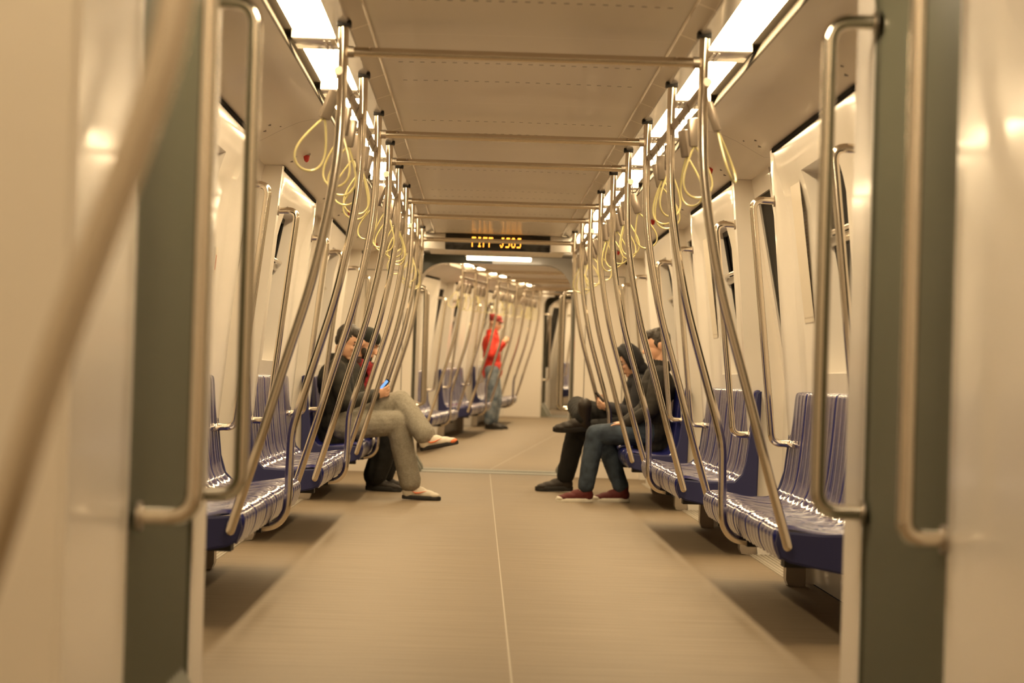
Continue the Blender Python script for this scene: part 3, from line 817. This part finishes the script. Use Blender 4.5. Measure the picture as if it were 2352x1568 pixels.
#PEOPLE
# ------------------------------------------------------------------ people
def frame(f, u):
    f = Vector(f).normalized(); u = Vector(u); u = (u - f * u.dot(f)).normalized(); s = f.cross(u)   # s: the figure's right
    return f, u, s
def rotm(a, b, c): return Matrix((a, b, c)).transposed()
def limb(mb, a, b, ra, rb, seg=16):
    a, b = Vector(a), Vector(b); n = 6
    mb.tube([a.lerp(b, i / n) for i in range(n + 1)], 0, seg, radii=[ra + (rb - ra) * i / n for i in range(n + 1)])
    mb.ell(a, (ra,) * 3, seg=14, rng=8); mb.ell(b, (rb,) * 3, seg=14, rng=8)
def bake(name, mb, mat, voxel, parent, smooth=3, fold=0, fscale=.05, factor=.5):
    me = bpy.data.meshes.new(name + '_src'); me.from_pydata([tuple(v) for v in mb.v], [], mb.f); me.update()
    o = bpy.data.objects.new(name, me); C.objects.link(o)
    r = o.modifiers.new('r', 'REMESH'); r.mode = 'VOXEL'; r.voxel_size = voxel
    if smooth:
        s = o.modifiers.new('s', 'SMOOTH'); s.iterations = smooth; s.factor = factor
    if fold:
        t = bpy.data.textures.new(name, 'CLOUDS'); t.noise_scale = fscale; t.noise_depth = 2
        d = o.modifiers.new('d', 'DISPLACE'); d.texture = t; d.strength = fold; d.mid_level = .5; d.texture_coords = 'LOCAL'
    bpy.context.view_layer.update()
    ev = o.evaluated_get(bpy.context.evaluated_depsgraph_get())
    out = bpy.data.meshes.new_from_object(ev)
    out.name = name; out.materials.clear(); out.materials.append(mat)
    for p in out.polygons: p.use_smooth = True
    o.modifiers.clear(); o.data = out; bpy.data.meshes.remove(me)
    if parent is not None:
        o.parent = parent; o.matrix_parent_inverse = parent.matrix_world.inverted()
    return o
def hand(mb, wrist, f, n, thumb, curl=.5):
    """f: towards the fingertips, n: out of the palm, thumb: +1/-1 side along f x n"""
    f = Vector(f).normalized(); n = Vector(n); n = (n - f * n.dot(f)).normalized(); s = f.cross(n)
    w = Vector(wrist); mb.ell(w + f * .045, (.052, .039, .017), rotm(f, s, n), 14, 10)
    mb.ell(w + f * .012, (.030, .028, .020), rotm(f, s, n), 12, 8)
    for k, (o, L) in enumerate(((-.030, .060), (-.011, .078), (.010, .082), (.030, .074))):
        o *= thumb; p = w + f * .080 + s * o; d = f + s * o * 3.6; d.normalize(); ax = d.cross(n).normalized()
        for j, q in enumerate((.44, .32, .24)):
            d = Quaternion(ax, curl * (.7 + .25 * j)) @ d
            e = p + d * L * q; limb(mb, p, e, .0088 - .0008 * j, .0082 - .0009 * j, 10); p = e
    p = w + f * .022 + s * thumb * .030 + n * .006; d = (f * .62 + s * thumb * .62 + n * .45).normalized()
    for j, q in enumerate((.036, .030, .024)):
        e = p + d * q; limb(mb, p, e, .0105 - .0012 * j, .0095 - .0012 * j, 10); p = e
        d = (d + f * .35 - s * thumb * .12).normalized()
def head_blobs(mb, c, f, u, s, k=1.0):
    R = rotm(s, f, u)
    def P(a, b, d): return c + (s * a + f * b + u * d) * k
    E = lambda p, r, sg=20, rg=14: mb.ell(P(*p), [x * k for x in r], R, sg, rg)
    E((0, -.006, .030), (.075, .094, .088)); E((0, .022, -.028), (.060, .066, .078)); E((0, .035, -.070), (.045, .045, .038))
    E((0, .062, -.098), (.022, .020, .017)); E((0, .076, .024), (.045, .018, .014))
    mb.tube([P(0, .082, .012), P(0, .097, -.012), P(0, .110, -.034)], 0, 12, radii=[.009 * k, .0115 * k, .0135 * k])
    E((0, .106, -.036), (.016, .013, .011)); E((.026, .070, -.022), (.022, .018, .018)); E((-.026, .070, -.022), (.022, .018, .018))
    E((0, .084, -.060), (.024, .010, .006)); E((0, .082, -.070), (.021, .010, .007))
    for e in (1, -1):
        E((e * .077, -.008, -.002), (.009, .018, .032)); E((e * .082, -.016, .008), (.008, .013, .020))
    return P, R
def shoe(root, ank, fdir, up, m_up, m_sole, kind='low', k=1.0, trim=None, mark=False, label=None):
    f = Vector(fdir).normalized(); u = Vector(up); u = (u - f * u.dot(f)).normalized(); s = f.cross(u); R = rotm(f, s, u)
    o = Vector(ank) - u * .100 * k
    def P(a, b, c): return o + (f * a + s * b + u * c) * k
    E = lambda mb, p, r: mb.ell(P(*p), [x * k for x in r], R, 16, 12)
    m = MB(); E(m, (-.015, 0, .055), (.048, .036, .048)); E(m, (.05, 0, .055), (.075, .037, .045)); E(m, (.11, 0, .043), (.075, .042, .033)); E(m, (.165, 0, .035), (.052, .042, .024))
    limb(m, P(-.008, 0, .07), P(-.012, 0, .12 if kind == 'low' else .20), .043 * k, .044 * k if kind == 'low' else .055 * k)
    up_o = bake('shoe', m, m_up, .007, root, 3)
    if label: up_o['label'] = label
    ol = []
    for i in range(28):
        a = 2 * PI * i / 28; x = .082 + .145 * math.copysign(abs(math.cos(a)) ** .85, math.cos(a)); yy = math.sin(a) * (.040 + .008 * math.cos(a)) * (1 if abs(math.cos(a)) < .98 else .8)
        ol.append((x, yy))
    sm = MB(); sm.rings([[P(x * q + .082 * (1 - q), y * q, z) for x, y in ol] for z, q in ((0, .94), (.004, 1.0), (.026 if kind == 'low' else .034, 1.0), (.030 if kind == 'low' else .038, .95))])
    so = link('shoe_sole', sm.mesh('shoe_sole', m_sole), parent=up_o); so.matrix_parent_inverse = (up_o.matrix_parent_inverse).inverted() @ Matrix.Identity(4) if False else Matrix.Identity(4)
    if kind == 'low':
        lc = MB()
        for i in range(5):
            x = .045 + i * .020; z = .100 - i * .0105
            lc.tube([P(x, -.022, z - .008), P(x + .004, 0, z + .001), P(x + .012, .022, z - .008)], .0032, 8)
        link('shoe_laces', lc.mesh('shoe_laces', M['sole_white']), parent=up_o)
    if mark:
        mk = MB(); mk.tube([P(.015, .040, .060), P(.035, .0445, .050), P(.065, .0455, .052), P(.120, .0455, .068)], 0, 8, radii=[.002, .006, .005, .001]); link('side_mark', mk.mesh('side_mark', M['shoe_orange']), parent=up_o)
    if trim:
        tm = MB(); E(tm, (.186, 0, .030), (.036, .0400, .0215)); link('toe_cap', tm.mesh('toe_cap', trim), parent=up_o)
    return up_o
def human(name, J, mats, label, hf, hu=(0, 0, 1), voxel=.006, hair='short', scale=1.0, shoes=None, extra=None, curls=(.5, .5), fold=.011):
    V = lambda k: Vector(J[k]); pel = V('pelvis'); ch = V('chest'); nk = V('neck'); hd = V('head')
    root = bpy.data.objects.new(name, None); C.objects.link(root)
    root.location = (pel.x, pel.y, J.get('base', 0)); bpy.context.view_layer.update()
    tag(root, label, 'person')
    side = (V('hipR') - V('hipL')).normalized(); upv = (ch - pel).normalized(); fw = upv.cross(side).normalized(); side = fw.cross(upv).normalized()
    # rows below use side, forward and up of the trunk
    RT = rotm(side, fw, upv); k = scale
    f, u, s = frame(hf, hu)
    def trunk(mb, g):
        mb.ell(pel, ((.155 + g) * k, (.105 + g) * k, (.105 + g) * k), RT); mb.ell(pel.lerp(ch, .5), ((.140 + g) * k, (.100 + g) * k, (.16 + g) * k), RT)
        mb.ell(ch, ((.160 + g) * k, (.108 + g) * k, (.15 + g) * k), RT)
        mb.ell(ch.lerp(nk, .55), ((.150 + g) * k, (.075 + g) * k, (.065 + g) * k), RT)
    def arms(mb, g, hands):
        for q, h in (('R', 0), ('L', 1)):
            a, b, w = V('sh' + q), V('el' + q), V('wr' + q)
            limb(mb, a, b, (.050 + g) * k, (.039 + g) * k); limb(mb, b, w, (.038 + g) * k, (.026 + g * .9) * k)
            if hands:
                hf_, hn_ = J['hand' + q]; hand(mb, w, hf_, hn_, 1 if q == 'R' else -1, curls[h])
    def legs(mb, g, cuff=0):
        for q in ('R', 'L'):
            a, b, w = V('hip' + q), V('kn' + q), V('an' + q)
            limb(mb, a, b, (.080 + g) * k, (.056 + g) * k); m = b.lerp(w, .35)
            limb(mb, b, m, (.054 + g) * k, (.054 + g) * k); limb(mb, m, w.lerp(b, cuff), (.053 + g) * k, (.036 + g * 1.3) * k)
    body = MB(); P, R = head_blobs(body, hd, f, u, s, k)
    limb(body, P(0, -.022, -.060), nk - Vector((0, 0, .03)), .052 * k, .058 * k)
    trunk(body, 0); arms(body, 0, True); legs(body, 0)
    for q in ('R', 'L'):
        fd = Vector(J['toe' + q]).normalized(); limb(body, V('an' + q), V('an' + q) + fd * .10 * k - Vector(J.get('soleup' + q, (0, 0, 1))).normalized() * .062 * k, .030 * k, .020 * k)
    bo = bake('body', body, M['skin'], voxel, root, 2)
    eb = MB()
    for e in (1, -1):
        ey_ = MB(); ey_.ell(P(e * .030, .075, .004), (.0115 * k, .009 * k, .0055 * k), R, 12, 8)
        oo = link('eye', ey_.mesh('eye', M['eye']), parent=root); oo.matrix_parent_inverse = root.matrix_world.inverted()
        br = MB(); br.tube([P(e * .012, .093, .026), P(e * .030, .090, .033), P(e * .050, .072, .028)], .0042 * k, 8)
        oo = link('eyebrow', br.mesh('eyebrow', M['hair']), parent=root); oo.matrix_parent_inverse = root.matrix_world.inverted()
    def HE(mb, p, r): mb.ell(P(*p), [x * k for x in r], R, 20, 14)
    h = MB()
    if hair in ('short', 'beard'):
        HE(h, (0, -.022, .050), (.085, .092, .090)); HE(h, (0, .030, .098), (.062, .056, .034)); HE(h, (0, .052, .082), (.058, .044, .030)); HE(h, (0, -.055, .0), (.066, .050, .06))
        for e in (1, -1): HE(h, (e * .070, .012, .020), (.012, .018, .034))
        bake('hair', h, M['hair'], .007 * k, root, 2, fold=.010, fscale=.02)
    elif hair == 'beanie':
        HE(h, (0, -.010, .062), (.087, .104, .082)); HE(h, (0, -.062, .02), (.062, .046, .07))
        bake('beanie', h, mats['hat'], .007 * k, root, 3)
    elif hair == 'cap':
        HE(h, (0, -.012, .062), (.087, .100, .078)); HE(h, (0, .095, .050), (.052, .062, .010)); HE(h, (0, -.10, .09), (.03, .03, .03))
        bake('cap', h, mats['hat'], .008 * k, root, 2)
    elif hair == 'hood':
        H = MB()
        # open shell round the head: thick arc of blobs leaving the face free
        for i in range(19):
            a = PI * (i / 18 * 1.34 - .17)
            for (b, rr) in ((.030, .026), (-.015, .034), (-.06, .040)):
                H.ell(P(math.cos(a) * (.082 if b > -.05 else .06), b + .012 * math.sin(a), .012 + math.sin(a) * (.112 if b > -.05 else .095)), (rr * k,) * 3, R, 12, 8)
        H.ell(P(0, -.055, .02), (.085 * k, .065 * k, .105 * k), R); H.ell(P(0, -.055, -.09), (.085 * k, .065 * k, .06 * k), R)
        H.ell(P(0, .055, .122), (.045 * k, .03 * k, .012 * k), R)
        bake('hood', H, mats['top'], .008 * k, root, 4)
        h2 = MB(); HE(h2, (0, .036, .078), (.052, .048, .034)); bake('hair', h2, M['hair'], .007, root, 1)
    if hair in ('beard',) or J.get('beard'):
        b = MB(); HE(b, (0, .044, -.082), (.050, .046, .036)); HE(b, (0, .070, -.096), (.030, .022, .026))
        for e in (1, -1): HE(b, (e * .052, .022, -.046), (.010, .026, .036))
        bake('beard', b, M['hair'], .006 * k, root, 2)
    t = MB(); trunk(t, .030); arms(t, .021, False)
    n0 = nk; t.ell(n0 - Vector((0, 0, .015)), (.085 * k, .08 * k, .055 * k), RT)
    if J.get('hem'): limb(t, pel + Vector((0, 0, .02)), pel - upv * .06, .14 * k, .155 * k)
    bake('jacket', t, mats['top'], voxel + .002, root, 4, fold=fold, fscale=.07)
    if hair != 'hood':
        cl = MB(); q0 = nk + Vector((0, 0, .018)) - fw * .008
        for i in range(20):
            a = 2 * PI * i / 20
            if abs(a - PI / 2) < .35: continue
            c0 = q0 + side * (.080 * math.cos(a) * k) + fw * (.082 * math.sin(a) * k)
            limb(cl, c0 - upv * .03, c0 + upv * .028 * k + (c0 - q0) * -.12, .015 * k, .011 * k, 10)
        bake('collar', cl, mats['top'], .006 * k, root, 2, fold=.004, fscale=.03)
    l = MB(); legs(l, mats.get('loose', .018), .06); l.ell(pel - upv * .02, (.175 * k, .125 * k, .10 * k), RT)
    bake('trousers', l, mats['bottom'], voxel + .002, root, 3, fold=fold * .9, fscale=.06)
    if shoes:
        for q in ('R', 'L'):
            sh_ = list(shoes)
            if len(sh_) > 5 and q == 'R': sh_[4] = None
            shoe(root, V('an' + q), J['toe' + q], J.get('soleup' + q, (0, 0, 1)), *sh_)
    return root, P, R

def phone(c, f, u, label, lit):
    f, u, s = frame(f, u); R = rotm(s, f, u)
    def bx(h, off=0):
        m = MB()
        bm = bmesh.new(); bmesh.ops.create_cube(bm, size=1)
        for v in bm.verts: v.co = Vector(c) + R @ Vector((v.co.x * h[0], v.co.y * h[1] + off, v.co.z * h[2]))
        m.bm(bm); bm.free(); return m
    o = link('phone', bx((.066, .009, .135)).mesh('phone', M['sign_black'], smooth=False)); tag(o, label, 'phone')
    link('phone_screen', bx((.058, .001, .115), .0052).mesh('phone_screen', M['screen'] if lit else M['eye'], smooth=False), parent=o)

# left bench, nearer man
Y = 17.0
human('person', dict(pelvis=(-1.16, Y, .535), chest=(-1.185, Y, .84), neck=(-1.145, Y - .01, 1.015), head=(-1.10, Y - .06, 1.145),
    shR=(-1.17, Y - .18, .955), elR=(-1.09, Y - .25, .70), wrR=(-.895, Y - .10, .765), shL=(-1.17, Y + .18, .955), elL=(-1.07, Y + .22, .70), wrL=(-.90, Y + .04, .76),
    handR=((.9, .25, .25), (-.2, .9, .3)), handL=((.9, -.25, .2), (-.1, -.8, .5)),
    hipR=(-1.12, Y - .09, .535), knR=(-.715, Y - .09, .565), anR=(-.605, Y - .05, .105), hipL=(-1.12, Y + .09, .56), knL=(-.705, Y + .02, .715), anL=(-.500, Y - .22, .475),
    toeR=(1, 0, -.02), toeL=(.96, -.16, .22), soleupL=(-.25, .0, 1), hem=1),
    dict(top=M['jacket_olive'], bottom=M['grey_cloth'], loose=.034), 'person in black jacket and grey trousers, legs crossed, looking at a lit phone',
    (.80, -.42, -.38), (.3, 0, 1), hair='short', shoes=(M['shoe_white'], M['sole_black'], 'low', 1.0, M['shoe_orange'], True), curls=(.55, .5))
phone((-.835, Y - .02, .825), (-.75, -.35, .62), (.55, 0, .8), 'phone with a lit blue screen held by the person in grey trousers', True)

# left bench, farther man with scarf
Y = 18.15
r2, P2, R2 = human('person', dict(pelvis=(-1.15, Y, .535), chest=(-1.13, Y, .83), neck=(-1.085, Y - .02, 1.0), head=(-1.02, Y - .05, 1.145), beard=1,
    shR=(-1.12, Y - .18, .945), elR=(-1.05, Y - .26, .69), wrR=(-.93, Y - .10, .735), shL=(-1.12, Y + .18, .945), elL=(-1.03, Y + .24, .69), wrL=(-.91, Y + .07, .73),
    handR=((.8, .5, .1), (-.2, .5, -.8)), handL=((.8, -.5, .1), (-.2, -.5, -.8)),
    hipR=(-1.10, Y - .10, .535), knR=(-.775, Y - .16, .525), anR=(-.93, Y - .10, .105), hipL=(-1.10, Y + .10, .535), knL=(-.76, Y + .16, .525), anL=(-.88, Y + .12, .105),
    toeR=(1, -.1, -.02), toeL=(1, .1, -.02), hem=1),
    dict(top=M['jacket_olive'], bottom=M['black_cloth'], hat=M['beanie'], loose=.045), 'person in black beanie with dark beard and red scarf, seated with head bowed',
    (.86, -.36, -.36), (.35, 0, 1), hair='beanie', shoes=(M['shoe_dark'], M['sole_black'], 'high', 1.0))
sc_ = MB()
for i in range(16):
    a = 2 * PI * i / 16; sc_.ell((-1.075 + .098 * math.cos(a), Y - .02 + .105 * math.sin(a), .995 - .03 * math.cos(a)), (.042, .042, .046))
for i in range(8): sc_.ell((-1.005 + .02 * math.sin(i), Y - .07 - .004 * i, .955 - .036 * i), (.028, .055, .040))
for i in range(7): sc_.ell((-1.01, Y + .06 + .004 * i, .95 - .036 * i), (.026, .05, .038))
bake('scarf', sc_, M['scarf'], .010, r2, 3, fold=.02, fscale=.04)

# right bench, nearer man
Y = 17.4
r3, P3, R3_ = human('person', dict(pelvis=(1.20, Y, .535), chest=(1.225, Y, .86), neck=(1.225, Y, 1.035), head=(1.215, Y, 1.195),
    shR=(1.23, Y + .18, .98), elR=(1.16, Y + .23, .72), wrR=(.99, Y + .12, .60), shL=(1.23, Y - .18, .98), elL=(1.17, Y - .23, .71), wrL=(1.00, Y - .14, .605),
    handR=((-.95, -.2, -.1), (.0, 0, -1)), handL=((-.95, .2, -.1), (.0, 0, -1)),
    hipR=(1.15, Y + .10, .535), knR=(.83, Y + .13, .50), anR=(.985, Y + .10, .10), hipL=(1.15, Y - .10, .535), knL=(.765, Y - .10, .515), anL=(.70, Y - .08, .10),
    toeR=(-1, -.05, -.02), toeL=(-1, -.08, -.02), hem=1),
    dict(top=M['jacket_brown'], bottom=M['denim'], loose=.020), 'person with short black hair in dark jacket, blue jeans and maroon canvas shoes',
    (-.97, -.12, -.18), (-.1, 0, 1), hair='short', shoes=(M['canvas_red'], M['sole_white'], 'low', 1.0, M['sole_white']), curls=(.25, .25))

# right bench, farther man with hood
Y = 18.78
r4, P4, R4 = human('person', dict(pelvis=(1.20, Y, .535), chest=(1.20, Y, .80), neck=(1.165, Y, .965), head=(1.10, Y, 1.085),
    shR=(1.19, Y + .17, .91), elR=(1.10, Y + .22, .67), wrR=(.945, Y + .06, .705), shL=(1.19, Y - .17, .91), elL=(1.12, Y - .24, .66), wrL=(.95, Y - .12, .70),
    handR=((-.9, -.3, .2), (.2, -.7, .4)), handL=((-.9, .3, .2), (.2, .7, .4)),
    hipR=(1.15, Y + .10, .535), knR=(.69, Y + .16, .70), anR=(.72, Y - .26, .615), hipL=(1.15, Y - .10, .535), knL=(.68, Y - .08, .50), anL=(.60, Y + .02, .115),
    toeR=(-1, -.12, -.06), toeL=(-1, -.05, -.02), soleupR=(0, -.3, 1), hem=1),
    dict(top=M['hood'], bottom=M['black_cloth'], loose=.030), 'person in black hood and black trousers, boot crossed over the knee, holding a phone',
    (-.88, -.20, -.46), (-.42, 0, 1), hair='hood', shoes=(M['shoe_dark'], M['sole_black'], 'high', 1.08), curls=(.6, .6))
phone((.875, Y - .03, .775), (.7, -.25, .66), (-.6, 0, .8), 'dark phone held by the hooded person in black trousers', False)
gl = MB()
for e in (1, -1): gl.tube([P4(e * .03 + .02 * math.cos(a), .094, .004 + .015 * math.sin(a)) for a in [2 * PI * i / 14 for i in range(15)]], .0022, 6)
gl.tube([P4(-.012, .099, .006), P4(.012, .099, .006)], .002, 6)
for e in (1, -1): gl.tube([P4(e * .052, .090, .008), P4(e * .078, .0, .008)], .002, 6)
go = link('glasses', gl.mesh('glasses', M['sill']), parent=r4); go.matrix_parent_inverse = r4.matrix_world.inverted()

# standing person in red, next carriage
X, Y, z = .05, 33.3, .17
human('person', dict(base=z, pelvis=(X, Y, z + .90), chest=(X - .02, Y, z + 1.21), neck=(X, Y, z + 1.39), head=(X + .03, Y, z + 1.535),
    shR=(X - .02, Y - .17, z + 1.33), elR=(X - .02, Y - .24, z + 1.08), wrR=(X + .14, Y - .16, z + 1.24), shL=(X - .02, Y + .17, z + 1.33), elL=(X, Y + .22, z + 1.06), wrL=(X + .16, Y + .08, z + 1.24),
    handR=((.6, .3, .7), (.3, .8, .2)), handL=((.6, -.3, .7), (.3, -.8, .2)),
    hipR=(X, Y - .09, z + .86), knR=(X + .02, Y - .11, z + .47), anR=(X - .02, Y - .10, z + .10), hipL=(X, Y + .09, z + .86), knL=(X + .08, Y + .10, z + .47), anL=(X + .04, Y + .12, z + .10),
    toeR=(.9, -.3, 0), toeL=(1, .1, 0), hem=1),
    dict(top=M['red_cloth'], bottom=M['denim_pale'], hat=M['cap'], loose=.030), 'person standing in bright red jacket, dark red cap and faded jeans, hands raised',
    (.85, -.45, -.25), hair='cap', voxel=.012, shoes=(M['shoe_dark'], M['sole_black'], 'low', 1.0))
